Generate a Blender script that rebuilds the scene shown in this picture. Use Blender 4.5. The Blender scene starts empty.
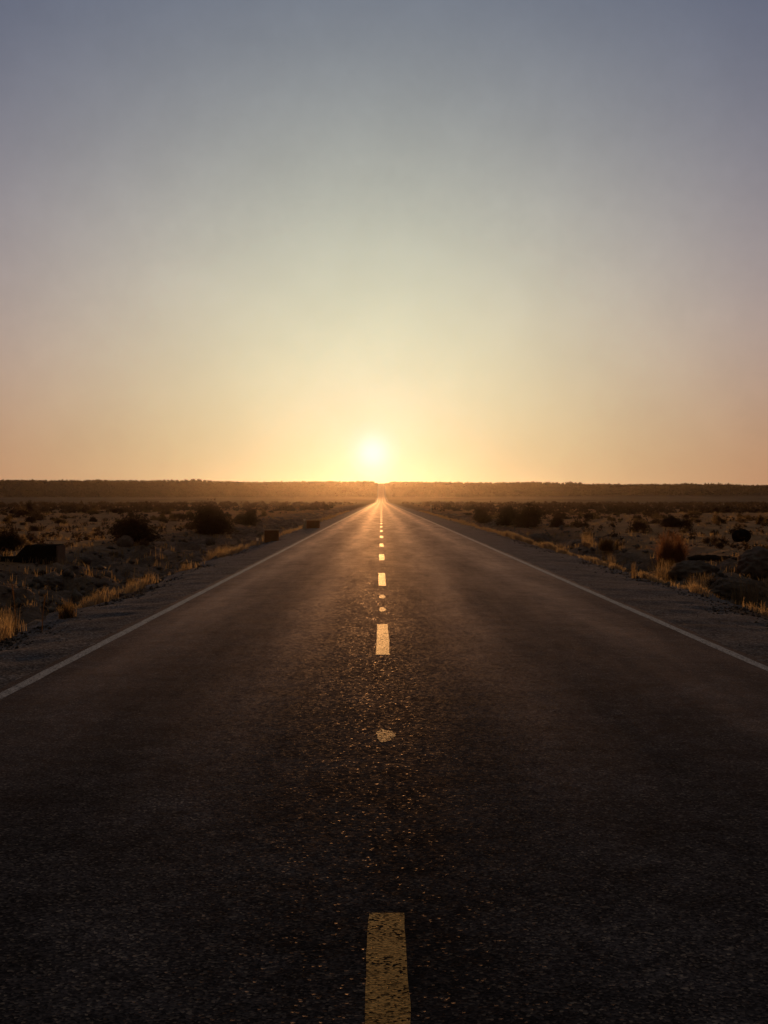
import bpy, math, random
import numpy as np
from mathutils import Vector, Matrix

# ------------------------------------------------------------------ camera, sky, sun, exposure
scene = bpy.context.scene
C = scene.collection
F = 1200.0                      # focal length in pixels of the 768 x 1024 picture
CAM_H = 1.6
cam_data = bpy.data.cameras.new('camera')
cam = bpy.data.objects.new('camera', cam_data); C.objects.link(cam)
cam_data.sensor_fit = 'VERTICAL'; cam_data.sensor_height = 36.0
cam_data.lens = 36.0 * F / 1024.0
cam_data.clip_start = 0.05; cam_data.clip_end = 20000
cam.location = (0, 0, CAM_H)
cam.rotation_euler = (math.radians(90) - 12.0 / F, 0, -3.0 / F)
scene.camera = cam

SUN_EL = math.atan(47.0 / F)
SUN_AZ = math.atan(-8.0 / F)            # from +Y towards +X
sdir = Vector((math.sin(SUN_AZ) * math.cos(SUN_EL), math.cos(SUN_AZ) * math.cos(SUN_EL), math.sin(SUN_EL)))

world = bpy.data.worlds.new('World'); scene.world = world; world.use_nodes = True
wt = world.node_tree; wt.nodes.clear(); wl = wt.links
def wn(t): return wt.nodes.new(t)
def wmath(op, a, b=None, clamp=False):
    n = wn('ShaderNodeMath'); n.operation = op; n.use_clamp = clamp
    for i, v in enumerate((a, b)):
        if v is None: continue
        if isinstance(v, (int, float)): n.inputs[i].default_value = v
        else: wl.new(v, n.inputs[i])
    return n.outputs[0]
def wscale(col, fac):
    n = wn('ShaderNodeVectorMath'); n.operation = 'SCALE'
    if isinstance(col, tuple): n.inputs[0].default_value = col
    else: wl.new(col, n.inputs[0])
    if isinstance(fac, (int, float)): n.inputs['Scale'].default_value = fac
    else: wl.new(fac, n.inputs['Scale'])
    return n.outputs[0]
def wadd(a, b, op='ADD'):
    n = wn('ShaderNodeVectorMath'); n.operation = op
    for i, v in enumerate((a, b)):
        if isinstance(v, tuple): n.inputs[i].default_value = v
        else: wl.new(v, n.inputs[i])
    return n.outputs[0]
sky = wn('ShaderNodeTexSky'); sky.sky_type = 'NISHITA'; sky.sun_disc = False
sky.sun_elevation = SUN_EL; sky.sun_rotation = SUN_AZ
sky.air_density = 1.0; sky.dust_density = 2.0; sky.ozone_density = 1.5; sky.altitude = 300
SKY_STR = 0.05
tc = wn('ShaderNodeTexCoord'); d = tc.outputs['Generated']
dt = wn('ShaderNodeVectorMath'); dt.operation = 'DOT_PRODUCT'; wl.new(d, dt.inputs[0]); dt.inputs[1].default_value = sdir
ang = wmath('ARCCOSINE', wmath('MINIMUM', dt.outputs['Value'], 0.999999))      # radians from the sun
sep = wn('ShaderNodeSeparateXYZ'); wl.new(d, sep.inputs[0]); el = wmath('MAXIMUM', sep.outputs['Z'], 0.0)
def fall(x, w, p=1.0):
    q = wmath('DIVIDE', x, w)
    if p != 1.0: q = wmath('POWER', q, p)
    return wmath('POWER', math.e, wmath('MULTIPLY', q, -1.0))
SKYTERMS = [  # (linear colour, width from sun, power, width in elevation, power)
    ((0.0000, 0.4900, 0.1500), 0.19, 1.4, None, 1),
    ((0.0000, 0.0000, 0.1911), 0.11, 1.5, None, 1),
    ((0.2500, 0.3000, 0.6500), 0.0140, 2.2, None, 1),
    ((0.0000, 0.0000, 0.1377), 0.04, 1.3, None, 1),
    ((0.4253, 0.0000, 0.0000), 1.5, 2, 0.2, 1.5),
    ((0.1150, 0.2480, 0.5550), 0.6, 2, -0.12, 2),
    ((0.0335, 0.0000, 0.0000), 0.45, 2, -0.3, 2),
    ((0.4000, 0.2600, 0.0000), 0.3, 2, -0.1, 2),
    ((0.6000, 0.5800, 0.3700), 0.5, 2, 0.3, 2),
    ((0.0700, 0.0550, 0.0400), 0.34, 2, None, 1),
    ((0.1200, 0.1100, 0.0500), 0.13, 1.6, None, 1),
    ((0.2200, 0.1900, 0.1600), 2.4, 2, -0.75, 3),      # overhead glow added above the picture to lift ambient light on the ground
]
total = wscale(sky.outputs[0], SKY_STR * 0.25)
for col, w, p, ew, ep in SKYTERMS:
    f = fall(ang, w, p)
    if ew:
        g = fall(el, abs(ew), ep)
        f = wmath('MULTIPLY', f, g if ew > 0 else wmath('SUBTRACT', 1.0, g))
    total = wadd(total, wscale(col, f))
# faint unevenness of the dusty air
nz = wn('ShaderNodeTexNoise'); wl.new(d, nz.inputs['Vector']); nz.inputs['Scale'].default_value = 16; nz.inputs['Detail'].default_value = 9; nz.inputs['Roughness'].default_value = 0.72
nf = wmath('ADD', wmath('MULTIPLY', nz.outputs['Fac'], 0.24), 0.88)
total = wscale(total, nf)
bg = wn('ShaderNodeBackground'); wl.new(total, bg.inputs['Color']); bg.inputs['Strength'].default_value = 1.0
wo = wn('ShaderNodeOutputWorld'); wl.new(bg.outputs[0], wo.inputs['Surface'])

sl = bpy.data.lights.new('sun', 'SUN'); sl.energy = 4.0; sl.angle = math.radians(0.53); sl.color = (1.0, 0.51, 0.19)
so = bpy.data.objects.new('sun', sl); C.objects.link(so)
so.rotation_euler = sdir.to_track_quat('Z', 'Y').to_euler(); so.location = (0, 60, 30)

vs = scene.view_settings
vs.view_transform = 'Standard'; vs.look = 'None'; vs.gamma = 1.0; vs.exposure = -1.0; vs.use_curve_mapping = False

# ------------------------------------------------------------------ helpers
rng = np.random.default_rng(11); random.seed(7)
def mesh_obj(name, verts, faces, mat, parent=None, smooth=False):
    me = bpy.data.meshes.new(name)
    verts = np.asarray(verts, dtype=np.float32).reshape(-1, 3)
    if isinstance(faces, np.ndarray) and faces.ndim == 2:
        k = faces.shape[1]; n = len(faces)
        me.vertices.add(len(verts)); me.vertices.foreach_set('co', verts.ravel())
        me.loops.add(n * k); me.loops.foreach_set('vertex_index', faces.astype(np.int32).ravel())
        me.polygons.add(n); me.polygons.foreach_set('loop_start', np.arange(0, n * k, k, dtype=np.int32))
        me.update(calc_edges=True)
    else:
        me.from_pydata([tuple(v) for v in verts], [], faces)
    me.validate()
    if smooth: me.polygons.foreach_set('use_smooth', [True] * len(me.polygons))
    me.materials.append(mat)
    o = bpy.data.objects.new(name, me); C.objects.link(o)
    if parent: o.parent = parent
    return o
def tag(o, label, cat, group=None, kind=None):
    o['label'] = label; o['category'] = cat
    if group: o['group'] = group
    if kind: o['kind'] = kind
    return o
def struct(o): o['kind'] = 'structure'; return o
def empty(name, loc, rz=0):
    o = bpy.data.objects.new(name, None); C.objects.link(o); o.location = loc; o.rotation_euler = (0, 0, rz); o.empty_display_size = 0.2
    return o

class Mat:
    def __init__(s, name):
        s.m = bpy.data.materials.new(name); s.m.use_nodes = True; s.t = s.m.node_tree; s.t.nodes.clear()
        s.out = s.n('ShaderNodeOutputMaterial'); s.b = s.n('ShaderNodeBsdfPrincipled'); s.l(s.b.outputs[0], s.out.inputs['Surface'])
        s.geo = s.n('ShaderNodeNewGeometry'); s.pos = s.geo.outputs['Position']
    def n(s, t): return s.t.nodes.new(t)
    def l(s, a, b): s.t.links.new(a, b)
    def noise(s, scale, detail=4, rough=0.55, vec=None, dist=0):
        n = s.n('ShaderNodeTexNoise'); s.l(vec if vec is not None else s.pos, n.inputs['Vector'])
        n.inputs['Scale'].default_value = scale; n.inputs['Detail'].default_value = detail; n.inputs['Roughness'].default_value = rough; n.inputs['Distortion'].default_value = dist
        return n.outputs['Fac']
    def voro(s, scale, feature='F1', out='Distance', vec=None):
        n = s.n('ShaderNodeTexVoronoi'); n.feature = feature; s.l(vec if vec is not None else s.pos, n.inputs['Vector']); n.inputs['Scale'].default_value = scale
        return n.outputs[out]
    def ramp(s, f, stops, interp='LINEAR'):
        n = s.n('ShaderNodeValToRGB'); s.l(f, n.inputs[0]); r = n.color_ramp; r.interpolation = interp
        while len(r.elements) < len(stops): r.elements.new(0.5)
        for e, (p, c) in zip(r.elements, stops):
            e.position = p; e.color = (c, c, c, 1) if isinstance(c, (int, float)) else (*c, 1)
        return n.outputs[0]
    def mix(s, f, a, b, mode='MIX'):
        n = s.n('ShaderNodeMix'); n.data_type = 'RGBA'; n.blend_type = mode
        for v, i in ((f, 0), (a, 6), (b, 7)):
            if isinstance(v, (int, float)): n.inputs[i].default_value = v if i == 0 else (v, v, v, 1)
            elif isinstance(v, tuple): n.inputs[i].default_value = (*v, 1)
            else: s.l(v, n.inputs[i])
        return n.outputs[2]
    def math(s, op, a, b=None, c=None, clamp=False):
        n = s.n('ShaderNodeMath'); n.operation = op; n.use_clamp = clamp
        for i, v in enumerate((a, b, c)):
            if v is None: continue
            if isinstance(v, (int, float)): n.inputs[i].default_value = v
            else: s.l(v, n.inputs[i])
        return n.outputs[0]
    def xyz(s, vec=None):
        n = s.n('ShaderNodeSeparateXYZ'); s.l(vec if vec is not None else s.pos, n.inputs[0]); return n.outputs
    def bump(s, h, strength, dist, prev=None):
        n = s.n('ShaderNodeBump'); s.l(h, n.inputs['Height']); n.inputs['Strength'].default_value = strength; n.inputs['Distance'].default_value = dist
        if prev is not None: s.l(prev, n.inputs['Normal'])
        return n.outputs[0]
    def set(s, col=None, rough=None, normal=None, spec=None):
        for v, k in ((col, 'Base Color'), (rough, 'Roughness'), (normal, 'Normal'), (spec, 'Specular IOR Level')):
            if v is None: continue
            if isinstance(v, tuple): s.b.inputs[k].default_value = (*v, 1)
            elif isinstance(v, (int, float)): s.b.inputs[k].default_value = v
            else: s.l(v, s.b.inputs[k])
        return s.m

# ------------------------------------------------------------------ materials
def asphalt():
    m = Mat('asphalt'); X = m.xyz()
    cell = m.voro(95, out='Color'); cr = m.xyz(cell)[0]
    cell2 = m.voro(38, out='Color'); cr2 = m.xyz(cell2)[1]
    fine = m.noise(260, 2)
    stone = m.ramp(cr, [(0.0, (0.034, 0.036, 0.044)), (0.5, (0.086, 0.086, 0.098)), (0.84, (0.150, 0.145, 0.156)), (0.95, (0.24, 0.22, 0.21)), (1.0, (0.42, 0.37, 0.32))])
    patch = m.ramp(m.noise(1.3, 6, 0.65), [(0.30, 0.55), (0.70, 1.30)])
    patch2 = m.ramp(m.noise(6.0, 5, 0.7), [(0.30, 0.60), (0.70, 1.30)])
    col = m.mix(1.0, stone, patch, 'MULTIPLY'); col = m.mix(1.0, col, patch2, 'MULTIPLY')
    # tar-dark strip beside the centre line and polished wheel paths
    st = m.n('ShaderNodeVectorMath'); st.operation = 'MULTIPLY'; m.l(m.pos, st.inputs[0]); st.inputs[1].default_value = (1, 0.06, 1)
    wob = m.noise(1.2, 4, 0.6, vec=st.outputs[0])
    xs = m.math('ADD', X[0], m.math('MULTIPLY', m.math('SUBTRACT', wob, 0.5), 0.8))
    def band(c, w):
        q = m.math('DIVIDE', m.math('SUBTRACT', xs, c), w)
        return m.math('POWER', math.e, m.math('MULTIPLY', m.math('MULTIPLY', q, q), -1.0))
    tar = m.math('MULTIPLY', band(0.10, 0.30), m.ramp(m.noise(2.5, 5, 0.7), [(0.35, 0.0), (0.6, 1.0)]), clamp=True)
    col = m.mix(m.math('MULTIPLY', tar, 0.6), col, (0.012, 0.012, 0.014))
    wheel = m.math('ADD', m.math('ADD', band(-2.45, 0.34), band(-0.95, 0.34)), m.math('ADD', band(1.1, 0.36), band(2.75, 0.36)), clamp=True)
    col = m.mix(m.math('MULTIPLY', wheel, 0.45), col, m.mix(1.0, col, 1.7, 'MULTIPLY'))
    rough = m.ramp(cr2, [(0, 0.60), (1, 1.0)])
    rough = m.math('SUBTRACT', rough, m.math('MULTIPLY', m.ramp(m.xyz(cell)[2], [(0.93, 0.0), (0.96, 1.0)]), 0.22))
    h = m.math('ADD', m.math('MULTIPLY', m.voro(95), 0.9), m.math('MULTIPLY', fine, 0.35))
    h = m.math('ADD', h, m.math('MULTIPLY', cr2, 0.35))
    nb = m.bump(h, 0.19, 0.006)
    nb = m.bump(m.noise(9, 4, 0.6), 0.10, 0.012, nb)
    # rough stone shades itself: sheen only where it is seen edge-on, and on a few polished facets
    df = m.n('ShaderNodeBsdfDiffuse'); m.l(col, df.inputs['Color']); m.l(nb, df.inputs['Normal']); df.inputs['Roughness'].default_value = 0.6
    gl = m.n('ShaderNodeBsdfGlossy'); gl.inputs['Color'].default_value = (1, 0.80, 0.66, 1); m.l(rough, gl.inputs['Roughness']); m.l(nb, gl.inputs['Normal'])
    lw = m.n('ShaderNodeLayerWeight'); lw.inputs['Blend'].default_value = 0.5
    fac = m.math('MULTIPLY', m.math('POWER', lw.outputs['Facing'], 13.0), 0.72)
    st2 = m.n('ShaderNodeVectorMath'); st2.operation = 'MULTIPLY'; m.l(m.pos, st2.inputs[0]); st2.inputs[1].default_value = (1, 0.12, 1)
    fac = m.math('MULTIPLY', fac, m.ramp(m.noise(1.6, 7, 0.7, vec=st2.outputs[0]), [(0.3, 0.55), (0.7, 1.25)]))
    fac = m.math('MULTIPLY', fac, m.ramp(m.noise(2.2, 6, 0.75), [(0.3, 0.75), (0.7, 1.15)]))
    fac = m.math('MULTIPLY', fac, m.math('ADD', 0.85, m.math('MULTIPLY', wheel, 0.45)))
    glint = m.ramp(m.xyz(cell)[2], [(0.965, 0.0), (0.99, 0.030)])
    fac = m.math('ADD', m.math('ADD', fac, 0.002), glint, clamp=True)
    mx = m.n('ShaderNodeMixShader'); m.l(fac, mx.inputs[0]); m.l(df.outputs[0], mx.inputs[1]); m.l(gl.outputs[0], mx.inputs[2]); m.l(mx.outputs[0], m.out.inputs['Surface'])
    return m.m
M_ASPHALT = asphalt()

def gravel():
    m = Mat('gravel')
    cr = m.xyz(m.voro(42, out='Color'))[0]
    c = m.ramp(cr, [(0, (0.058, 0.060, 0.068)), (0.6, (0.145, 0.150, 0.165)), (1, (0.34, 0.34, 0.35))])
    c = m.mix(1.0, c, m.ramp(m.noise(1.6, 6, 0.7), [(0.3, 0.55), (0.7, 1.35)]), 'MULTIPLY')
    h = m.math('ADD', m.voro(42), m.math('MULTIPLY', m.noise(14, 5, 0.7), 1.6))
    nb = m.bump(h, 0.6, 0.02); m.set(c, 0.9, nb, 0.0)
    gl = m.n('ShaderNodeBsdfGlossy'); gl.inputs['Color'].default_value = (1, 0.82, 0.70, 1); gl.inputs['Roughness'].default_value = 0.75; m.l(nb, gl.inputs['Normal'])
    lw = m.n('ShaderNodeLayerWeight'); lw.inputs['Blend'].default_value = 0.5; mx = m.n('ShaderNodeMixShader')
    m.l(m.math('MULTIPLY', m.math('POWER', lw.outputs['Facing'], 14.0), 0.22), mx.inputs[0]); m.l(m.b.outputs[0], mx.inputs[1]); m.l(gl.outputs[0], mx.inputs[2]); m.l(mx.outputs[0], m.out.inputs['Surface'])
    return m.m
M_GRAVEL = gravel()

def ground_mat():
    m = Mat('desert_ground'); X = m.xyz(); ax = m.math('ABSOLUTE', X[0])
    big = m.noise(0.09, 5, 0.6); med = m.noise(0.55, 7, 0.7); fine = m.noise(7, 6, 0.75)
    sand = m.ramp(med, [(0.30, (0.45, 0.26, 0.13)), (0.55, (0.70, 0.43, 0.235)), (0.75, (0.78, 0.53, 0.31))])
    sand = m.mix(1.0, sand, m.ramp(fine, [(0.3, 0.65), (0.7, 1.25)]), 'MULTIPLY')
    grey = m.ramp(m.noise(1.4, 7, 0.75), [(0.28, (0.10, 0.072, 0.055)), (0.5, (0.26, 0.195, 0.15)), (0.72, (0.52, 0.41, 0.33))])
    grey = m.mix(1.0, grey, m.ramp(m.noise(16, 5, 0.8), [(0.3, 0.6), (0.7, 1.35)]), 'MULTIPLY')
    edge = m.math('ADD', ax, m.math('MULTIPLY', m.math('SUBTRACT', m.noise(0.12, 5, 0.6), 0.5), 9.0))
    f = m.ramp(m.math('DIVIDE', edge, 20.0, clamp=True), [(0.42, 0.0), (0.56, 1.0)])
    col = m.mix(f, grey, sand)
    # far grassland, pale, then the darker soil of the wooded rise
    far = m.ramp(m.math('DIVIDE', X[1], 1800.0, clamp=True), [(0.10, 0.0), (0.30, 1.0)])
    st = m.n('ShaderNodeVectorMath'); st.operation = 'MULTIPLY'; m.l(m.pos, st.inputs[0]); st.inputs[1].default_value = (1, 0.3, 1)
    grass = m.ramp(m.noise(0.02, 5, 0.6, vec=st.outputs[0]), [(0.3, (0.17, 0.135, 0.10)), (0.7, (0.27, 0.215, 0.16))])
    col = m.mix(far, col, grass)
    rise = m.ramp(m.math('DIVIDE', X[2], 40.0, clamp=True), [(0.10, 0.0), (0.16, 1.0)])
    col = m.mix(rise, col, m.ramp(m.noise(0.03, 4), [(0.3, (0.07, 0.048, 0.042)), (0.7, (0.12, 0.082, 0.068))]))
    h = m.math('ADD', m.math('MULTIPLY', m.noise(2.2, 8, 0.7), 1.5), m.math('MULTIPLY', fine, 0.5))
    nb = m.bump(h, 0.8, 0.09); nb = m.bump(m.voro(22), 0.5, 0.02, nb)
    return m.set(col, 0.95, nb, 0.0)
M_GROUND = ground_mat()

def paint(name, c, wear, floor=0.35):
    m = Mat(name)
    col = m.ramp(m.noise(7, 7, 0.75), [(0.3, tuple(x * 0.55 for x in c)), (0.55, c), (0.8, tuple(min(0.8, x * 1.2) for x in c))])
    col = m.mix(1.0, col, m.ramp(m.noise(60, 3, 0.7), [(0.3, 0.7), (0.7, 1.2)]), 'MULTIPLY')
    cr = m.xyz(m.voro(95, out='Color'))[0]
    w = m.math('MULTIPLY', m.ramp(cr, [(wear - 0.05, 1.0), (wear + 0.02, 0.0)]), m.ramp(m.noise(6, 6, 0.8), [(0.40, floor), (0.56, 1.0)]))
    nb = m.bump(m.math('ADD', m.voro(95), m.math('MULTIPLY', m.noise(200, 2), 0.5)), 0.25, 0.004)
    df = m.n('ShaderNodeBsdfDiffuse'); m.l(col, df.inputs['Color']); m.l(nb, df.inputs['Normal'])
    gl = m.n('ShaderNodeBsdfGlossy'); gl.inputs['Color'].default_value = (1, 0.9, 0.75, 1); gl.inputs['Roughness'].default_value = 0.5; m.l(nb, gl.inputs['Normal'])
    lw = m.n('ShaderNodeLayerWeight'); lw.inputs['Blend'].default_value = 0.5
    mx = m.n('ShaderNodeMixShader'); m.l(m.math('MULTIPLY', m.math('POWER', lw.outputs['Facing'], 10.0), 0.6), mx.inputs[0]); m.l(df.outputs[0], mx.inputs[1]); m.l(gl.outputs[0], mx.inputs[2])
    tr = m.n('ShaderNodeBsdfTransparent'); m2 = m.n('ShaderNodeMixShader'); m.l(w, m2.inputs[0]); m.l(mx.outputs[0], m2.inputs[1]); m.l(tr.outputs[0], m2.inputs[2])
    m.l(m2.outputs[0], m.out.inputs['Surface'])
    return m.m
M_YELLOW = paint('yellow_road_paint', (0.72, 0.47, 0.17), 0.32)
M_WHITE = paint('white_road_paint', (0.58, 0.58, 0.59), 0.26)
M_WORN = paint('worn_road_paint', (0.60, 0.41, 0.21), 0.42, 1.0)

def leaf(name, c1, c2, trans=0.25, scale=3.0):
    m = Mat(name)
    oi = m.n('ShaderNodeObjectInfo')
    col = m.ramp(m.noise(scale, 3), [(0.3, c1), (0.7, c2)])
    v = m.math('ADD', m.math('MULTIPLY', oi.outputs['Random'], 0.5), 0.75)
    cc = m.n('ShaderNodeVectorMath'); cc.operation = 'SCALE'; m.l(col, cc.inputs[0]); m.l(v, cc.inputs['Scale'])
    m.set(cc.outputs[0], 0.8, None, 0.15)
    tr = m.n('ShaderNodeBsdfTranslucent'); m.l(cc.outputs[0], tr.inputs['Color'])
    mx = m.n('ShaderNodeMixShader'); mx.inputs[0].default_value = trans
    m.l(m.b.outputs[0], mx.inputs[1]); m.l(tr.outputs[0], mx.inputs[2]); m.l(mx.outputs[0], m.out.inputs['Surface'])
    return m.m
M_SAGE = leaf('sagebrush_leaves', (0.075, 0.048, 0.030), (0.135, 0.090, 0.055), 0.30)
M_OLIVE = leaf('dry_shrub_leaves', (0.16, 0.105, 0.05), (0.28, 0.19, 0.09), 0.50)
M_RED = leaf('red_brown_twigs', (0.24, 0.105, 0.05), (0.40, 0.20, 0.09), 0.55)
M_GRASS = leaf('dry_grass_blades', (0.38, 0.25, 0.12), (0.58, 0.42, 0.22), 0.50, 5.0)
M_GRASS2 = leaf('plain_grass_blades', (0.30, 0.20, 0.09), (0.48, 0.33, 0.16), 0.45, 2.0)
M_TWIG = leaf('bare_twigs', (0.05, 0.035, 0.022), (0.09, 0.065, 0.04), 0.0)
M_TREE = leaf('juniper_foliage', (0.050, 0.036, 0.028), (0.085, 0.062, 0.046), 0.08, 0.1)
def rockmat(name, c1, c2):
    m = Mat(name); tcn = m.n('ShaderNodeTexCoord')
    col = m.ramp(m.noise(5, 7, 0.75, vec=tcn.outputs['Object']), [(0.3, c1), (0.7, c2)])
    h = m.math('ADD', m.noise(7, 7, 0.75, vec=tcn.outputs['Object']), m.math('MULTIPLY', m.voro(9, vec=tcn.outputs['Object']), 0.4))
    return m.set(col, 0.9, m.bump(h, 0.9, 0.05), 0.0)
M_ROCK = rockmat('grey_rock', (0.15, 0.125, 0.105), (0.38, 0.32, 0.27))
M_DARKROCK = rockmat('dark_rock', (0.025, 0.022, 0.02), (0.05, 0.044, 0.04))
M_STONE = rockmat('gravel_stone', (0.08, 0.075, 0.07), (0.24, 0.21, 0.18))
M_CONC = rockmat('dark_concrete', (0.035, 0.03, 0.027), (0.07, 0.06, 0.05))
M_CONC_LIT = rockmat('sunlit_concrete_edge', (0.22, 0.17, 0.12), (0.36, 0.28, 0.20))  # lighter copy of the concrete, sunlight on the right edge put into colour
M_LIT_EDGE = rockmat('sunlit_edge_colour', (0.45, 0.33, 0.22), (0.7, 0.52, 0.36))  # sunlight on the box edges, put into the colour
M_RUST = rockmat('rust_brown_metal', (0.34, 0.15, 0.07), (0.50, 0.25, 0.12))
M_DARK_BROWN = rockmat('mottled_dark_brown', (0.05, 0.038, 0.028), (0.11, 0.085, 0.065))
def plain(name, c, r, s=0.5):
    m = Mat(name); return m.set(m.ramp(m.noise(12, 4), [(0.3, tuple(x * 0.8 for x in c)), (0.7, c)]), r, None, s)
M_REFL = leaf('pale_marker_plastic', (0.80, 0.74, 0.68), (0.85, 0.80, 0.74), 0.7)
M_POST = plain('post_paint', (0.45, 0.38, 0.28), 0.6)

# ------------------------------------------------------------------ terrain
def vnoise(x, y, seed):
    xi = np.floor(x).astype(np.int64); yi = np.floor(y).astype(np.int64); xf = x - xi; yf = y - yi
    def hsh(a, b):
        n = (a * 374761393 + b * 668265263 + seed * 1442695041) & 0x7fffffff
        n = ((n ^ (n >> 13)) * 1274126177) & 0x7fffffff
        return ((n ^ (n >> 16)) & 0xffff) / 65535.0
    u = xf * xf * (3 - 2 * xf); v = yf * yf * (3 - 2 * yf)
    return (hsh(xi, yi) * (1 - u) + hsh(xi + 1, yi) * u) * (1 - v) + (hsh(xi, yi + 1) * (1 - u) + hsh(xi + 1, yi + 1) * u) * v - 0.5
def fbm(x, y, f, o, seed, g=0.5):
    r = 0; a = 1.0
    for i in range(o): r = r + a * vnoise(x * f, y * f, seed + i * 17); a *= g; f *= 2.03
    return r
def sm(a, b, x):
    t = np.clip((x - a) / (b - a), 0, 1); return t * t * (3 - 2 * t)
def crest(x):       # height of the far rise's top, falling gently to the right
    return np.interp(x, [-2500, -520, 0, 300, 530, 2500], [32, 27.3, 24.6, 21.0, 18.0, 10.0])
def profile(y, x):
    c = crest(x)
    s = sm(1180, 1680, y)
    return sm(760, 1250, y) * 4.2 * np.where(x > 0, 1 + sm(60, 300, x) * 0.5, 1) + s * (c - 4.2) - sm(1750, 3500, y) * 8
def road_z(y):
    y = np.asarray(y, float); return profile(y, np.zeros_like(y))
RL, RR = -3.23, 3.78          # asphalt edges
SL, SR = -4.40, -0.0
SR = 5.50
def H(x, y):
    x = np.asarray(x, float); y = np.asarray(y, float)
    ax = np.where(x < 0, -x + 4.40 - 4.40, x - (SR - 4.40))    # distance from the centre, measured so that 4.4 is the shoulder edge on both sides
    near = 1 - sm(120, 400, y)
    off = sm(4.3, 5.4, ax)                               # 0 on the road corridor, 1 away from it
    ditch = -0.42 * sm(4.3, 5.6, ax) * (1 - sm(6.2, 10.5, ax))
    bank = np.exp(-((ax - 7.2) / 2.3) ** 2)
    n1 = fbm(x, y, 0.045, 4, 3); n2 = fbm(x, y, 0.55, 5, 9, 0.55); n3 = fbm(x, y, 1.9, 3, 21, 0.6)
    z = profile(y, x) * off + profile(y, np.zeros_like(x)) * (1 - off)
    z = z + off * (n1 * 0.40 * sm(7, 18, ax) + near * (n2 * (0.10 + 0.50 * bank) + n3 * (0.05 + 0.17 * bank)))
    z = z + off * sm(1150, 1500, y) * fbm(x, y, 0.006, 4, 31) * 2.2
    z = z + ditch * near
    return np.where(off < 1e-4, profile(y, np.zeros_like(x)) - 0.06, z - 0.06 + 0.0 * z)
def h1(x, y): return float(H(np.array([x]), np.array([y]))[0])

def axis(pts):      # piecewise (start, end, step growing geometrically)
    out = [pts[0]]
    return out
xs = [0.0]
while xs[-1] < 3200: xs.append(xs[-1] + max(0.14, (xs[-1] - 3) * 0.014 + 0.1) if xs[-1] < 60 else xs[-1] * 1.02)
xs = np.array(sorted(set([-v for v in xs] + xs)))
ys = [2.0]
while ys[-1] < 3600: ys.append(ys[-1] + max(0.16, ys[-1] * 0.009))
ys = np.array([-60, -45, -34, -26, -20, -15, -11, -8, -5.5, -3.5, -2, -1, 0, 0.7, 1.4] + ys)
gx, gy = np.meshgrid(xs, ys)
gz = H(gx, gy)
nx, ny = len(xs), len(ys)
idx = np.arange(nx * ny).reshape(ny, nx)
faces = np.stack([idx[:-1, :-1], idx[:-1, 1:], idx[1:, 1:], idx[1:, :-1]], -1).reshape(-1, 4)
ground = struct(mesh_obj('ground', np.stack([gx, gy, gz], -1), faces, M_GROUND, smooth=True))

def strip(name, x0, x1, y0, y1, z, mat, parent=None, nxs=1, edge=0.0, step=None, prof=None, seed=0):
    """a sheet lying along the road, its side edges ragged by `edge`"""
    yy = [y0]
    while yy[-1] < y1: yy.append(min(y1, yy[-1] + (step if step else max(0.25, yy[-1] * 0.012))))
    yy = np.array(yy); rz = road_z(yy)
    tx = np.linspace(0, 1, nxs + 1)
    e0 = x0 + (fbm(yy, yy * 0 + seed, 1.7, 4, seed) * edge if edge else 0); e1 = x1 + (fbm(yy, yy * 0 + seed + 9, 1.7, 4, seed + 3) * edge if edge else 0)
    X = e0[:, None] * (1 - tx) + e1[:, None] * tx if edge else np.repeat((x0 * (1 - tx) + x1 * tx)[None], len(yy), 0)
    Y = np.repeat(yy[:, None], nxs + 1, 1)
    Z = rz[:, None] + z + (prof(X) if prof else 0 * X)
    i = np.arange(X.size).reshape(X.shape)
    f = np.stack([i[:-1, :-1], i[:-1, 1:], i[1:, 1:], i[1:, :-1]], -1).reshape(-1, 4)
    return mesh_obj(name, np.stack([X, Y, Z], -1), f, mat, parent, True)
crown = lambda X: -0.0012 * (X - 0.28) ** 2
road = strip('road', RL, RR, -60, 1800, 0.02, M_ASPHALT, nxs=12, edge=0.05, prof=crown); struct(road)
def shoulder(name, xa, xb, sgn, seed):
    yy = [-60.0]
    while yy[-1] < 1800: yy.append(yy[-1] + max(0.2, yy[-1] * 0.012))
    yy = np.array(yy); n = 10; tx = np.linspace(0, 1, n + 1)
    eo = xb + fbm(yy, yy * 0 + seed, 0.5, 5, seed) * 0.42
    X = xa * (1 - tx) + eo[:, None] * tx; Y = np.repeat(yy[:, None], n + 1, 1)
    Z = road_z(yy)[:, None] + 0.004 - 0.085 * tx ** 2 + fbm(X, Y, 2.5, 4, seed) * 0.025 * np.sin(np.pi * np.clip(tx, 0, 1)) ** 0.5
    i = np.arange(X.size).reshape(X.shape); f = np.stack([i[:-1, :-1], i[:-1, 1:], i[1:, 1:], i[1:, :-1]], -1).reshape(-1, 4)
    if sgn < 0: f = f[:, ::-1]
    return struct(mesh_obj(name, np.stack([X, Y, Z], -1), f, M_GRAVEL, None, True))
shoulder('road_shoulder', RL + 0.10, SL - 0.25, -1, 4)
shoulder('road_shoulder', RR - 0.10, SR + 0.25, 1, 8)

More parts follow.
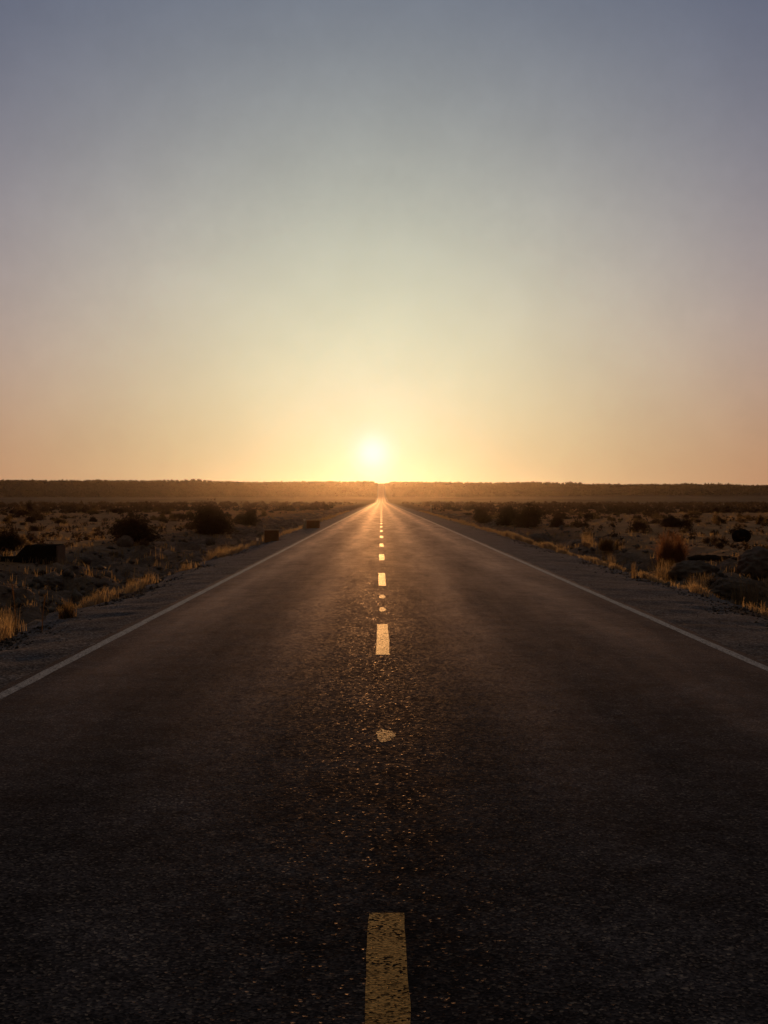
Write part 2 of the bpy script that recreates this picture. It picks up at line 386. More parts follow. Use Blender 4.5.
# painted markings, parts of the road
strip('edge_line', -3.145, -3.035, -60, 1750, 0.0225, M_WHITE, road, edge=0.012, prof=crown, seed=5)
strip('edge_line', 3.585, 3.695, -60, 1750, 0.0225, M_WHITE, road, edge=0.012, prof=crown, seed=6)
CX = 0.02
dashes = [(1.35, 4.57), (12.23, 15.24), (22.07, 25.9), (31.5, 34.9), (40.6, 43.4)]
dashes = [(-17.4, -14.4), (-7.8, -4.8)] + dashes + [(50.0 + 9.6 * k, 53.0 + 9.6 * k) for k in range(60)]
for a, b in dashes:
    strip('centre_line_dash', CX - 0.069, CX + 0.069, a, b, 0.0225, M_YELLOW, road, edge=0.014, step=0.06 if b < 30 else 1.0, prof=crown, seed=int(a * 7) & 63)
def paint_spot(x, y, rx, ry, seed):
    n = 28; v = [(x, y, 0.0228)]
    for k in range(n):
        a = 2 * math.pi * k / n; r = 1 + 0.10 * math.sin(3 * a + seed) + 0.06 * math.sin(7 * a + seed * 2)
        v.append((x + rx * r * math.cos(a), y + ry * r * math.sin(a), 0.0228))
    f = [(0, 1 + k, 1 + (k + 1) % n) for k in range(n)]
    o = mesh_obj('worn_paint_spot', v, f, M_WORN, road); return o
paint_spot(0.027, 8.03, 0.062, 0.21, 1)
paint_spot(0.02, 17.3, 0.05, 0.34, 2); paint_spot(0.02, 19.6, 0.05, 0.38, 3)

# ------------------------------------------------------------------ foliage builders (unit sized meshes)
def leaf_quads(P, size, rg, up=0.3):
    n = len(P)
    a = rg.normal(size=(n, 3)); a[:, 2] += up; a /= np.linalg.norm(a, axis=1)[:, None]
    b = np.cross(a, rg.normal(size=(n, 3))); b /= np.linalg.norm(b, axis=1)[:, None]
    s = (size * rg.uniform(0.6, 1.4, n))[:, None]
    A = P - b * s * 0.35; B = P + b * s * 0.35; Cc = P + a * s * 1.1
    V = np.stack([A, B, Cc], 1).reshape(-1, 3)
    return V, np.arange(3 * n).reshape(n, 3)
def bush_mesh(rg, n, leafs, clumps=9, flat=0.6, ragged=0.12):
    """leaf-sized faces gathered on uneven clumps; width about 1, base at z=0"""
    ca = rg.uniform(0, 2 * np.pi, clumps); cr = np.sqrt(rg.uniform(0, 1, clumps)) * 0.33
    cz = rg.uniform(0.10, 0.72, clumps) * flat * (1 - 0.6 * cr)
    cs = rg.uniform(0.13, 0.24, clumps)
    k = rg.integers(0, clumps, n)
    d = rg.normal(size=(n, 3)); d /= np.linalg.norm(d, axis=1)[:, None]
    r = rg.uniform(0, 1, n) ** 0.45
    P = np.stack([cr * np.cos(ca), cr * np.sin(ca), cz], 1)[k] + d * (cs[k] * r)[:, None] * np.array([1, 1, 0.9 * flat / 0.6])
    P += rg.normal(size=(n, 3)) * ragged * 0.35
    P[:, 2] = np.abs(P[:, 2])
    return leaf_quads(P, leafs, rg)
def twigs(rg, n, ln, rad, spread=0.9, seg=2):
    V = []; Fc = []
    for i in range(n):
        a = rg.uniform(0, 2 * math.pi); t = rg.uniform(0.05, spread)
        dv = np.array([math.cos(a) * math.sin(t), math.sin(a) * math.sin(t), math.cos(t)]); L = ln * rg.uniform(0.5, 1.1)
        p = np.array([math.cos(a), math.sin(a), 0]) * rg.uniform(0, 0.08); prev = None
        for s in range(seg + 1):
            r = rad * (1 - 0.8 * s / seg); base = len(V)
            for q in range(3):
                th = q * 2.094; V.append(p + np.array([math.cos(th) * r, math.sin(th) * r, 0]))
            if prev is not None:
                for q in range(3): Fc.append((prev + q, prev + (q + 1) % 3, base + (q + 1) % 3, base + q))
            prev = base; p = p + dv * L / seg; dv = dv + np.array([rg.normal() * .2, rg.normal() * .2, 0.12]); dv /= np.linalg.norm(dv)
    return np.array(V), Fc
def blades(rg, n, base_r, h, w, lean=0.45, centres=None):
    """curved grass blades, three segments each, ending in a point"""
    if centres is None:
        a = rg.uniform(0, 2 * np.pi, n); r = np.sqrt(rg.uniform(0, 1, n)) * base_r
        B = np.stack([r * np.cos(a), r * np.sin(a), np.zeros(n)], 1)
    else: B = centres
    hh = h * rg.uniform(0.45, 1.15, n); az = rg.uniform(0, 2 * np.pi, n); ln = np.abs(rg.normal(0, lean, n))
    D = np.stack([np.cos(az), np.sin(az), 0 * az], 1); face = rg.uniform(0, 2 * np.pi, n)
    S = np.stack([np.cos(face), np.sin(face), 0 * face], 1) * (np.broadcast_to(w, (n,)) * rg.uniform(0.6, 1.3, n))[:, None] * 0.5
    up = np.array([0, 0, 1.0])
    p0 = B; p1 = B + up * (hh * .45)[:, None] + D * (hh * ln * .15)[:, None]; p2 = B + up * (hh * .8)[:, None] + D * (hh * ln * .45)[:, None]; p3 = B + up * (hh * (1 - .25 * np.minimum(ln, 1.5)))[:, None] + D * (hh * ln)[:, None]
    V = np.stack([p0 - S, p0 + S, p1 - S * .9, p1 + S * .9, p2 - S * .6, p2 + S * .6, p3], 1).reshape(-1, 3)
    o = (np.arange(n) * 7)[:, None]
    tri = np.concatenate([o + np.array([[0, 1, 3]]), o + np.array([[0, 3, 2]]), o + np.array([[2, 3, 5]]), o + np.array([[2, 5, 4]]), o + np.array([[4, 5, 6]])], 0)
    return V, tri

def at(px, py, dz=0.0):
    """ground point seen at a pixel of the photograph (level ground)"""
    dd = F * CAM_H / (py - 500.0); return ((px - 381.0) / F * dd, dd)
def hit(px, py):
    """where the line of sight through a pixel meets the uneven ground"""
    yy = np.linspace(6, 140, 6000); X = (px - 381.0) / F * yy; zr = CAM_H - (py - 500.0) / F * yy
    k = np.nonzero(H(X, yy) >= zr)[0]; k = k[0] if len(k) else -1
    return float(X[k]), float(yy[k])

# ------------------------------------------------------------------ named bushes, each one read from the photo
def big_bush(name, mat, px0, px1, pyt, pyb, label, cat, seed, n=5200, kind='sage', foliage='foliage'):
    x, y = hit((px0 + px1) / 2, pyb); z = h1(x, y)
    w = (px1 - px0) / F * y; top = CAM_H + (500.0 - pyt) / F * y; h = max(0.3, top - z)
    rg = np.random.default_rng(seed); root = empty(name, (x, y, z - 0.03))
    tag(root, label, cat)
    if kind == 'sage':
        V, Fc = bush_mesh(rg, n, 0.042, clumps=16, flat=0.75, ragged=0.14)
        V[:, 2] *= 1 - 0.55 * np.clip(np.hypot(V[:, 0], V[:, 1]) / 0.5, 0, 1) ** 2
        V[:, :2] *= (1.12 - 0.35 * np.clip(V[:, 2:3], 0, 0.8))
        V = V / np.array([1, 1, max(1e-3, np.percentile(V[:, 2], 99.5))]) * np.array([w * 1.08, w * 0.95, h * 1.03])
    else:
        ck = 11; ca = rg.uniform(0, 6.28, ck); cr = np.sqrt(rg.uniform(0, 1, ck)) * w * 0.34; kk = rg.integers(0, ck, n); hs = rg.uniform(0.55, 1.1, ck)
        ctr = np.stack([cr * np.cos(ca), cr * np.sin(ca), 0 * ca], 1)[kk] + rg.normal(size=(n, 3)) * np.array([0.05, 0.05, 0]) * w
        V, Fc = blades(rg, n, 0, h * 1.1 * hs[kk], 0.009, 0.42, centres=ctr)
        V[:, 2] *= 1 - 0.45 * np.clip(np.hypot(V[:, 0], V[:, 1]) / (0.6 * w), 0, 1) ** 2
    mesh_obj(foliage, V, Fc, mat, root)
    V, Fc = twigs(rg, 46, 0.62, 0.012, 1.05, 3); V = V * np.array([w, w, h * 1.35])
    mesh_obj('branches', V, Fc, M_TWIG, root)
    named_spots.append((x, y, w))
    return root
named_spots = []
BIG = [
 (108, 162, 514, 541, 'broad dark domed sagebrush, first large bush right of the concrete block', 41),
 (186, 236, 505, 534, 'tallest dark sagebrush left of the road, wide and domed above the grey bank', 42),
 (-8, 22, 526, 551, 'ragged dark bush cut by the left edge of the photo, behind the dark concrete block', 43),
 (493, 523, 507, 526, 'left half of the dark double bush right of the road, nearest the road', 44),
 (514, 548, 504, 527, 'wide dark bush right of the road joined to the bush on its left', 45),
 (549, 565, 514, 527, 'compact dark bush alone just right of the dark double bush', 46),
 (234, 262, 511, 525, 'low brown bush touching the right side of the tallest left bush', 47),
 (24, 38, 501, 512, 'dark clump of brush far off on the left plain above the sandy clearing', 48),
 (660, 684, 515, 527, 'dark low bush behind the red-brown bush on the right plain', 49),
 (470, 493, 507, 523, 'loose brown bush close to the right verge, left of the dark double bush', 50),
]
for a, b, t, bt, lab, sd in BIG: big_bush('sagebrush', M_SAGE, a, b, t, bt, lab, 'bush', sd)
big_bush('twiggy_bush', M_RED, 650, 690, 530, 565, 'red-brown bush of fine upright twigs beside the right verge', 'bush', 60, n=1900, kind='twig', foliage='twig_mass')
big_bush('twiggy_bush', M_OLIVE, 594, 622, 534, 550, 'tawny dry shrub on the grey bank, left of the red-brown bush', 'bush', 61, n=900, kind='twig', foliage='twig_mass')
big_bush('twiggy_bush', M_OLIVE, 52, 82, 598, 619, 'low tangled dry shrub at the left shoulder edge near the grass stems', 'bush', 62, n=260, kind='twig', foliage='twig_mass')

# ------------------------------------------------------------------ scattered brush: individuals, copies of a few kinds
protos = []
for k in range(7):
    rg = np.random.default_rng(100 + k)
    V, Fc = bush_mesh(rg, 850, 0.075, clumps=4 + k, flat=[0.5, 0.62, 0.45, 0.7, 0.55, 0.6, 0.4][k], ragged=0.16)
    me_o = mesh_obj('sage_shrub', V, Fc, M_SAGE if k % 3 else M_OLIVE)
    protos.append(me_o)
used = [False] * len(protos)
groups = {
 ('l', 0): ('low dark shrub on the near left sand', 'small shrubs on the near ground, left'),
 ('r', 0): ('low dark shrub on the near right sand', 'small shrubs on the near ground, right'),
 ('l', 1): ('small dark shrub midway across the left plain', 'small shrubs in the middle of the left plain'),
 ('r', 1): ('small dark shrub midway across the right plain', 'small shrubs in the middle of the right plain'),
 ('l', 2): ('distant small shrub toward the back of the left plain', 'distant shrubs on the left plain'),
 ('r', 2): ('distant small shrub toward the back of the right plain', 'distant shrubs on the right plain'),
}
placed = list(named_spots)
for px, py, w in ((743, 542, 2.6), (716, 559, 1.6), (770, 570, 1.6), (38, 560, 2.0), (10, 560, 2.0)):
    hx, hy = hit(px, py); placed.append((hx, hy, w))
n0 = len(placed)
tries = 0
while len(placed) - n0 < 286 and tries < 20000:
    tries += 1
    side = -1 if rng.random() < 0.5 else 1
    y = rng.uniform(26, 150) if rng.random() < 0.62 else rng.uniform(70, 170)
    x = side * rng.uniform(8.5, y * 0.36 + 5)
    if abs(x) < 9 + 3 * rng.random() or abs(x) > y * 0.36 + 3: continue
    w = float(np.clip(rng.lognormal(-0.55, 0.38), 0.25, 1.4)) * (1.0 if y < 90 else 1.35)
    if fbm(np.array([x]), np.array([y]), 0.05, 3, 77)[0] < -0.16: continue
    if any((x - a) ** 2 + (y - b) ** 2 < (0.45 * (w + c)) ** 2 * 1.6 for a, b, c in placed): continue
    placed.append((x, y, w))
    k = int(rng.integers(0, len(protos)))
    if used[k]: o = protos[k].copy(); C.objects.link(o)
    else: o = protos[k]; used[k] = True
    o.location = (x, y, h1(x, y) - 0.03); o.rotation_euler = (0, 0, rng.uniform(0, 6.28)); hgt = rng.uniform(0.75, 1.25)
    o.scale = (w, w * rng.uniform(0.8, 1.2), w * hgt)
    lab, g = groups[('l' if x < 0 else 'r', 0 if y < 60 else 1 if y < 100 else 2)]
    size = 'small' if w < 0.62 else 'broad'
    tone = 'dark' if k % 3 else 'tawny'
    if size == 'broad': lab = lab.replace('small ', '').replace('low ', 'low ')
    lab = lab.replace('dark ', '')
    lab = ('small ' if size == 'small' and 'small' not in lab else 'broad ' if size == 'broad' else '') + lab
    lab = tone + ' ' + lab + (' far from the road' if abs(x) > y * 0.19 else ' near the road')
    tag(o, lab, 'shrub', g)

for i in range(30):       # small brush on the broken banks beside the road
    side = -1 if i % 2 else 1
    y = float(rng.uniform(17, 60)); x = side * float(rng.uniform(5.6, 9.0)) + (0.6 if side > 0 else 0); w = float(rng.uniform(0.18, 0.5))
    if any((x - a) ** 2 + (y - b) ** 2 < (0.5 * (w + c)) ** 2 for a, b, c in placed): continue
    placed.append((x, y, w)); o = protos[int(rng.integers(0, len(protos)))].copy(); C.objects.link(o)
    o.location = (x, y, h1(x, y) - 0.03); o.rotation_euler = (0, 0, rng.uniform(0, 6.28)); o.scale = (w, w, w * 0.9)
    tag(o, ('tiny' if w < 0.33 else 'knee-high') + ' bush on the grey ' + ('left' if side < 0 else 'right') + ' bank ' + ('nearest the camera' if y < 32 else 'farther along the road'), 'shrub', 'small bushes on the roadside banks')
# far brush that merges into a band, and the scrub on the rise: uncountable
def scrub_field(name, n, ymin, ymax, dens, wrange, leaves, leaf_s, mat, label, cat, seed, xk=0.42, hk=0.6):
    rg = np.random.default_rng(seed)
    u = rg.uniform(0, 1, n); y = ymin * (ymax / ymin) ** u if dens == 'log' else ymin + (ymax - ymin) * u
    x = rg.uniform(-1, 1, n) * (y * xk + 20)
    keep = (np.abs(x) > 9 + rg.uniform(0, 4, n)) & (fbm(x, y, 0.02, 3, seed) > -0.28 + 0.0 * x)
    x, y = x[keep], y[keep]; n = len(x); z = H(x, y)
    w = rg.uniform(*wrange, n)
    L = leaves; N = n * L
    d = rg.normal(size=(N, 3)); d /= np.linalg.norm(d, axis=1)[:, None]; d[:, 2] = np.abs(d[:, 2])
    r = rg.uniform(0.3, 1, N)[:, None]
    W = np.repeat(w, L)[:, None]
    P = np.repeat(np.stack([x, y, z], 1), L, 0) + d * r * W * np.array([0.5, 0.5, hk])
    V, Fc = leaf_quads(P, leaf_s * W[:, 0], rg)
    return tag(mesh_obj(name, V, Fc, mat), label, cat, kind='stuff')
scrub_field('ground_scrub', 2600, 20, 170, 'log', (0.14, 0.70), 34, 0.22, M_SAGE, 'low dry ground scrub speckling the sand between the bushes', 'scrub', 25, xk=0.36)
scrub_field('scrub', 3400, 150, 620, 'log', (0.7, 1.9), 46, 0.24, M_SAGE, 'band of dark scrub merging across the far plain below the rise', 'scrub', 5)
scrub_field('ridge_scrub', 15000, 1220, 1730, 'lin', (1.3, 3.4), 20, 0.42, M_TREE, 'dark scrub covering the long low rise on the horizon', 'scrub', 6, xk=0.40, hk=0.75)
# trees along the skyline of the rise
rg = np.random.default_rng(15); n = 1000
x = rg.uniform(-760, 760, n); y = 1680 + rg.uniform(-25, 25, n); k = (np.abs(x) > 7) & (fbm(x, y * 0, 0.03, 3, 5) > -0.35)
x, y = x[k], y[k]; n = len(x); w = rg.uniform(1.2, 3.3, n) * np.clip(1 + fbm(x, y * 0, 0.015, 3, 12), .5, 1.6) * (1 - 0.5 * sm(-100, 200, x) * (1 - sm(100, 260, x)))
L = 70; d = rg.normal(size=(n * L, 3)); d /= np.linalg.norm(d, axis=1)[:, None]
P = np.repeat(np.stack([x, y, H(x, y) + w * 0.45], 1), L, 0) + d * np.repeat(w, L)[:, None] * rg.uniform(0.2, 1, (n * L, 1)) * np.array([0.55, 0.55, 0.6])
V, Fc = leaf_quads(P, 0.26 * np.repeat(w, L), rg)
tag(mesh_obj('skyline_woodland', V, Fc, M_TREE), 'uneven line of low dark trees along the top of the horizon rise', 'woodland', kind='stuff')

# ------------------------------------------------------------------ dry grass
def verge(name, xedge, sgn, label, seed, amount):
    rg = np.random.default_rng(seed); cs = []; hs = []
    n = amount
    y = 7 * (190 / 7.0) ** (rg.uniform(0, 1, n) ** 0.9)
    x = xedge + sgn * (np.abs(rg.normal(0, 0.34, n)) + 0.05) + sgn * 0.002 * y
    cl = fbm(x * 0.6, y, 0.55, 4, seed)
    keep = cl > rg.uniform(-0.12, 0.42, n) - (0.30 if sgn > 0 else 0.02); x, y, cl = x[keep], y[keep], cl[keep]
    # each survivor is a little clump of blades
    B = 9; X = np.repeat(x, B) + rg.normal(0, 0.035, len(x) * B); Y = np.repeat(y, B) + rg.normal(0, 0.05, len(x) * B)
    Z = H(X, Y)
    hh = np.repeat(0.13 + 0.30 * np.clip(cl + 0.25, 0, 0.8), B)
    V, T = blades(rg, len(X), 0, hh, 0.0045 + 0.00022 * Y, 0.42, centres=np.stack([X, Y, Z], 1))
    return tag(mesh_obj(name, V, T, M_GRASS), label, 'grass', kind='stuff')
verge('verge_grass', SL - 0.1, -1, 'golden dry grass lining the left shoulder of the road', 71, 3400)
verge('verge_grass', SR + 0.05, 1, 'golden dry grass lining the right shoulder of the road', 72, 8500)
rg = np.random.default_rng(73); n = 5200
y = 18 * (170 / 18.0) ** rg.uniform(0, 1, n); x = rg.uniform(-1, 1, n) * (y * 0.38 + 5); k = (np.abs(x) > 6) & (fbm(x, y, 0.15, 3, 8) > -0.05); x, y = x[k], y[k]
B = 8; X = np.repeat(x, B) + rg.normal(0, 0.10, len(x) * B); Y = np.repeat(y, B) + rg.normal(0, 0.10, len(x) * B)
V, T = blades(rg, len(X), 0, 0.22, 0.006 + 0.0003 * Y, 0.5, centres=np.stack([X, Y, H(X, Y)], 1))
tag(mesh_obj('plain_grass', V, T, M_GRASS2), 'short thin tawny grass scattered over the sandy plain', 'grass', kind='stuff')

def tuft(px, py, hpx, label, seed, n=150, lean=0.35, group=None, wide=0.14):
    x, y = hit(px, py); z = h1(x, y); rg = np.random.default_rng(seed)
    V, T = blades(rg, n, wide, hpx / F * y * 1.05, 0.006, lean)
    o = mesh_obj('grass_tuft', V, T, M_GRASS); o.location = (x, y, z - 0.01)
    return tag(o, label, 'grass tuft', group)
tuft(4, 640, 34, 'bright golden grass tuft at the left edge of the photo, nearest on that side', 81, 170, 0.22, wide=0.22)
tuft(588, 546, 17, 'pale bushy grass tuft on the right verge, farther off than the other right tufts', 83, 130, wide=0.25)
tuft(612, 569, 18, 'single leaning grass tuft on the right verge just left of the upright spike', 84, 90)
tuft(634, 579, 17, 'narrow upright grass spike on the right verge left of the red bush', 85, 50, 0.12, wide=0.05)
tuft(665, 583, 24, 'full golden grass tuft right below the red-brown bush', 86, 260, wide=0.30)
tuft(700, 592, 20, 'loose golden grass tuft on the right verge below the grey mound', 87, 170, wide=0.26)
tuft(752, 606, 26, 'tall golden grass tuft at the right edge of the photo', 88, 280, wide=0.40)
tuft(214, 562, 14, 'bright grass tuft on the left verge below the tallest bush', 89, 140, wide=0.24)
tuft(224, 557, 13, 'feathery grass tuft on the left verge, just beyond the brightest one', 90, 140, wide=0.26)
tuft(133, 590, 13, 'small glowing grass tuft at the left shoulder, halfway along the grey bank', 91, 90, wide=0.16)
# two tall bare stems
for px, py, hp, lab, sd in ((42, 628, 40, 'tall thin grass stem standing above the left verge', 1), (16, 632, 55, 'taller dim dry stem left of the other lone stem', 2)):
    x, y = at(px, py); z = h1(x, y); hh = hp / F * y
    V = []; Fc = []; rg = np.random.default_rng(sd); prev = None
    for s in range(7):
        t = s / 6; c = (0.05 * t * t * (1 if sd == 1 else -1), 0, hh * t); r = 0.006 * (1 - 0.6 * t) + (0.007 if s in (5,) else 0); b = len(V)
        for q in range(5): V.append((c[0] + r * math.cos(q * 1.2566), r * math.sin(q * 1.2566), c[2]))
        if prev is not None:
            for q in range(5): Fc.append((prev + q, prev + (q + 1) % 5, b + (q + 1) % 5, b + q))
        prev = b
    o = mesh_obj('dry_stalk', V, Fc, M_GRASS); o.location = (x, y, z); tag(o, lab, 'grass stalk')

# ------------------------------------------------------------------ rocks, mounds, gravel
import bmesh
def rock_mesh(seed, sub=4, rough=0.28, box=0.0):
    bm = bmesh.new(); bmesh.ops.create_icosphere(bm, subdivisions=sub, radius=0.5)
    co = np.array([v.co[:] for v in bm.verts]); dd = co / np.linalg.norm(co, axis=1)[:, None]
    n = fbm(dd[:, 0] * 2 + seed * 3.1 + dd[:, 2], dd[:, 1] * 2 + dd[:, 2] * 1.7, 1.3, 5, seed, 0.55)
    co = co * (1 + rough * 0.6 * n)[:, None]
    
    if box: co = np.sign(co) * np.abs(co) ** (1 - box) * 0.5 ** box
    for v, c in zip(bm.verts, co): v.co = c
    me = bpy.data.meshes.new('rock'); bm.to_mesh(me); bm.free(); me.polygons.foreach_set('use_smooth', [True] * len(me.polygons)); return me
def rock(name, mat, px0, px1, pyt, pyb, label, cat, seed, rough=0.3, depth=1.0, sink=0.3, sub=4, box=0.0):
    x, y = hit((px0 + px1) / 2, pyb); w = (px1 - px0) / F * y; z = h1(x, y); top = CAM_H - (pyt - 500.0) / F * y; h = min(max(0.08, top - z), w * 0.8)
    me = rock_mesh(seed, sub, rough, box); me.materials.append(mat)
    o = bpy.data.objects.new(name, me); C.objects.link(o)
    H_ = h / (1 - sink); o.location = (x, y + w * depth * 0.4, z + h - H_ / 2); o.scale = (w, w * depth, H_)
    return tag(o, label, cat)
rock('boulder', M_DARKROCK, 734, 753, 529, 542, 'smooth black oval boulder on the sand at the right', 'boulder', 3, 0.10, 0.8, 0.12)
rock('boulder', M_ROCK, 742, 800, 549, 574, 'large grey boulder at the right edge of the photo', 'boulder', 5, 0.5, 0.9, 0.35, 5)
rock('boulder', M_ROCK, 672, 722, 562, 579, 'low broad grey boulder below the red-brown bush', 'boulder', 8, 0.5, 0.8, 0.4, 5)
rock('boulder', M_ROCK, 712, 770, 579, 598, 'flat wide grey boulder behind the grass at the right edge', 'boulder', 9, 0.5, 0.6, 0.45, 5)
rock('boulder', M_ROCK, 116, 132, 536, 547, 'pale small boulder at the foot of the broad domed bush on the left', 'boulder', 11, 0.4, 0.9, 0.3)
rock('boulder', M_ROCK, 76, 90, 557, 563, 'grey boulder on the bank right of the dark concrete block', 'boulder', 12, 0.45, 0.9, 0.35)
rock('boulder', M_ROCK, 26, 60, 577, 588, 'wide grey boulder below the dark concrete block', 'boulder', 13, 0.5, 0.8, 0.45, 5)
rock('boulder', M_ROCK, 524, 546, 535, 543, 'grey boulder on the bank in front of the dark double bush', 'boulder', 14, 0.45, 0.9, 0.4)
rock('boulder', M_ROCK, 205, 215, 537, 544, 'tiny pale boulder on the bank below the tallest left bush', 'boulder', 15, 0.35, 0.9, 0.3)

# loose rubble on the banks and gravel on the shoulders
def rubble(name, n, fx, smin, smax, label, cat, seed, mat):
    rg = np.random.default_rng(seed)
    base = np.array([v for v in [(-1, 0, 0), (1, 0, 0), (0, -1, 0), (0, 1, 0), (0, 0, -1), (0, 0, 1)]], float) * 0.5
    tri = np.array([(0, 2, 5), (2, 1, 5), (1, 3, 5), (3, 0, 5), (2, 0, 4), (1, 2, 4), (3, 1, 4), (0, 3, 4)])
    x, y = fx(rg, n); s = smin * (smax / smin) ** (rg.uniform(0, 1, len(x)) ** 2.2); z = fx(rg, None, x, y)
    n = len(x); a = rg.uniform(0, 6.28, n); sc = rg.uniform(0.6, 1.3, (n, 1, 3)) * s[:, None, None] * np.array([1, 1, 0.7])
    V = base[None] * (1 + rg.uniform(-.35, .35, (n, 6, 1))) * sc + rg.normal(size=(n, 6, 3)) * (s * 0.07)[:, None, None]
    c, sn = np.cos(a)[:, None], np.sin(a)[:, None]
    V = np.stack([V[..., 0] * c - V[..., 1] * sn, V[..., 0] * sn + V[..., 1] * c, V[..., 2]], -1) + np.stack([x, y, z + s * 0.12], 1)[:, None]
    T = (tri[None] + (np.arange(n) * 6)[:, None, None]).reshape(-1, 3)
    return tag(mesh_obj(name, V.reshape(-1, 3), T, mat), label, cat, kind='stuff')
def on_bank(rg, n, x=None, y=None):
    if n is None: return H(x, y)
    y = 12 * (110 / 12.0) ** rg.uniform(0, 1, n); a = np.clip(rg.normal(2.6, 1.8, n), 0.1, 8); s = rg.random(n) < .5
    return np.where(s, SL - 0.2 - a, SR + 0.2 + a), y
rubble('bank_rubble', 9500, on_bank, 0.03, 0.32, 'grey rubble and clods strewn over the banks beside the road', 'rubble', 91, M_ROCK)
def on_shoulder(rg, n, x=None, y=None):
    if n is None: return np.where(y > 0, -0.035, -0.035) - 0.03 * np.where(x < 0, (-x - 3.4) / 1.2, (x - 3.9) / 1.8)
    y = 5 * (70 / 5.0) ** rg.uniform(0, 1, n); s = rg.random(n) < .45; t = rg.uniform(0, 1, n) ** 0.8
    return np.where(s, RL + 0.02 - 1.25 * t, RR - 0.02 + 1.8 * t), y
rubble('shoulder_gravel', 24000, on_shoulder, 0.012, 0.075, 'loose grey gravel covering the road shoulders', 'gravel', 92, M_STONE)

# ------------------------------------------------------------------ built objects by the road
def bevelled(name, verts, faces, mat, parent=None, bev=0.012):
    bm = bmesh.new(); vv = [bm.verts.new(v) for v in verts]
    for f in faces: bm.faces.new([vv[i] for i in f])
    bmesh.ops.recalc_face_normals(bm, faces=bm.faces)
    bmesh.ops.bevel(bm, geom=list(bm.edges), offset=bev, segments=2, affect='EDGES', profile=0.6)
    me = bpy.data.meshes.new(name); bm.to_mesh(me); bm.free(); me.materials.append(mat)
    o = bpy.data.objects.new(name, me); C.objects.link(o)
    if parent: o.parent = parent
    return o
BF = [(0, 1, 2, 3), (7, 6, 5, 4), (0, 4, 5, 1), (1, 5, 6, 2), (2, 6, 7, 3), (3, 7, 4, 0)]
def boxv(x0, x1, y0, y1, z0, z1): return [(x0, y0, z0), (x1, y0, z0), (x1, y1, z0), (x0, y1, z0), (x0, y0, z1), (x1, y0, z1), (x1, y1, z1), (x0, y1, z1)]
# dark concrete culvert head on the left: block, sloping wing, low wall running off to the left, end strip coloured pale as a sunlit edge
x0, y0 = at(38, 560); zc = CAM_H - 60.5 / F * y0
r = empty('culvert_head', (x0, y0, zc)); tag(r, 'near-black concrete culvert block with sloping left wing on the left bank', 'culvert')
hw = 0.50; hh = 15.5 / F * y0
bevelled('block', boxv(-0.27, hw, -0.05, 0.75, -0.5, hh), BF, M_CONC, r)
prof = [(-1.15, -0.5), (-0.273, -0.5), (-0.273, hh - 0.004), (-0.36, hh - 0.05), (-0.60, 0.11), (-1.15, 0.10)]
n = len(prof); v = [(p[0], -0.03, p[1]) for p in prof] + [(p[0], 0.30, p[1]) for p in prof]
bevelled('wing_wall', v, [tuple(range(n)), tuple(range(2 * n - 1, n - 1, -1))] + [(i, (i + 1) % n, n + (i + 1) % n, n + i) for i in range(n)], M_CONC, r, 0.006)
bevelled('low_wall', boxv(-3.4, -1.153, -0.02, 0.26, -0.5, 0.095), BF, M_CONC, r)
bevelled('lit_end_edge', boxv(hw + 0.003, hw + 0.035, -0.05, 0.75, -0.5, hh - 0.02), BF, M_CONC_LIT, r, 0.006)
# two small box-shaped roadside markers on the left verge
def marker_box(px0, px1, pyt, pyb, label, mat, seed):
    x, y = at((px0 + px1) / 2, pyb); w = (px1 - px0) / F * y; hgt = (pyb - pyt) / F * y; z = CAM_H - (pyb - 500) / F * y
    r = empty('marker_box', (x, y, z)); tag(r, label, 'roadside box')
    bevelled('housing', boxv(-w / 2, w / 2, 0, 0.4, -0.6, hgt), BF, mat, r, 0.012)
    bevelled('lit_top_edge', boxv(-w / 2 - 0.02, w / 2 + 0.02, -0.02, 0.42, hgt + 0.003, hgt + 0.035), BF, M_LIT_EDGE, r, 0.006)  # pale colour stands for sun on the top edge
    bevelled('lit_left_edge', boxv(-w / 2 - 0.035, -w / 2 - 0.003, -0.01, 0.40, -0.6, hgt - 0.03), BF, M_LIT_EDGE, r, 0.004)  # thin strip, coloured pale as the sunlit left edge
    return r
marker_box(264.5, 278, 530.5, 539.5, 'small rust-brown box with painted-in sunlit top rim on the left verge', M_RUST, 1)
marker_box(306.5, 319.5, 520.5, 528, 'dark roadside box farther along the left verge, beside a pale post', M_RUST, 2)
def post(px, pyt, pyb, label, w=0.07, cap=True):
    x, y = at(px, pyb); z = h1(x, y); top = CAM_H - (pyt - 500) / F * y
    r = empty('marker_post', (x, y, z)); tag(r, label, 'marker post')
    bevelled('post', boxv(-w / 2, w / 2, -0.02, 0.02, -0.2, top - z - 0.10), BF, M_POST, r, 0.005)
    bevelled('reflector', boxv(-w / 2, w / 2, -0.025, 0.025, top - z - 0.097, top - z), BF, M_REFL, r, 0.008)
post(257.5, 538, 545, 'short marker post with bright white reflector beside the rust-brown box')
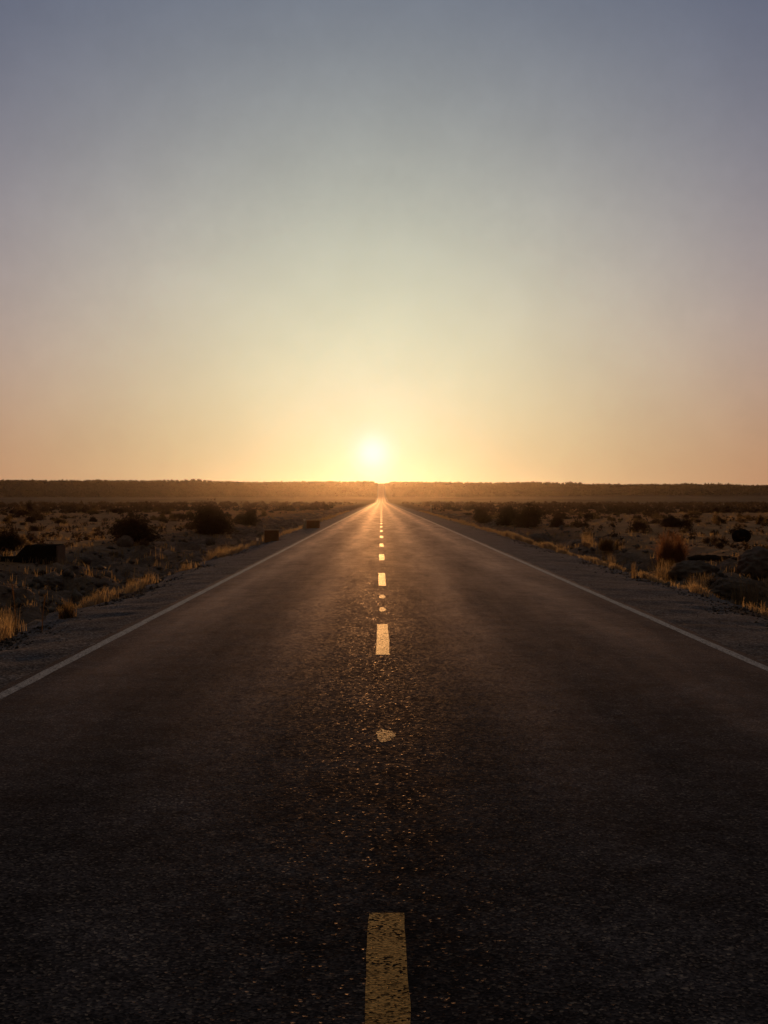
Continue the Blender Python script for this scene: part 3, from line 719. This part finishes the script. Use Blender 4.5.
post(304.5, 519, 529, 'slim pale marker post against the dark roadside box', 0.10)
post(431, 505, 511, 'tiny pale marker post far off by the right verge', 0.16)
# long dark form on the right
x, y = at(716, 559); z = h1(x, y)
V = []; Fc = []; prev = None; rg = np.random.default_rng(4)
for s in range(15):
    t = s / 14; cx = (t - 0.5) * 1.5; r_ = 0.085 * (0.7 + 0.5 * math.sin(math.pi * t)) * (1 + 0.15 * rg.normal()); b = len(V)
    for q in range(9):
        a = q * 2 * math.pi / 9; V.append((cx, r_ * math.cos(a) + 0.05 * math.sin(4 * t), r_ * math.sin(a) * 0.9 + 0.03 * math.sin(5 * t)))
    if prev is not None:
        for q in range(9): Fc.append((prev + q, prev + (q + 1) % 9, b + (q + 1) % 9, b + q))
    prev = b
Fc.append(tuple(range(9))); Fc.append(tuple(range(len(V) - 1, len(V) - 10, -1)))
o = mesh_obj('dark_long_form', V, Fc, M_DARK_BROWN, smooth=True); o.location = (x, y, max(z + 0.05, CAM_H - 59 / F * y)); o.rotation_euler = (0, 0, -0.1)
tag(o, 'dark log-shaped form lying between the red-brown bush and the large right boulder', 'log')

# ------------------------------------------------------------------ haze
hz = bpy.data.materials.new('haze_air'); hz.use_nodes = True; ht = hz.node_tree; ht.nodes.clear()
ho = ht.nodes.new('ShaderNodeOutputMaterial'); hv = ht.nodes.new('ShaderNodeVolumePrincipled')
hv.inputs['Color'].default_value = (0.95, 0.75, 0.58, 1); hv.inputs['Density'].default_value = 0.0000225; hv.inputs['Anisotropy'].default_value = 0.90
ht.links.new(hv.outputs[0], ho.inputs['Volume'])
v = boxv(-3300, 3300, -80, 3700, -3.5, 42)
o = mesh_obj('haze', v, [tuple(reversed(BF[0])), tuple(reversed(BF[1]))] + BF[2:], hz); o['kind'] = 'stuff'; o['label'] = 'pale dusty golden air low over the plain'; o['category'] = 'haze'
bm = bmesh.new(); bm.from_mesh(o.data); bmesh.ops.recalc_face_normals(bm, faces=bm.faces); bm.to_mesh(o.data); bm.free()
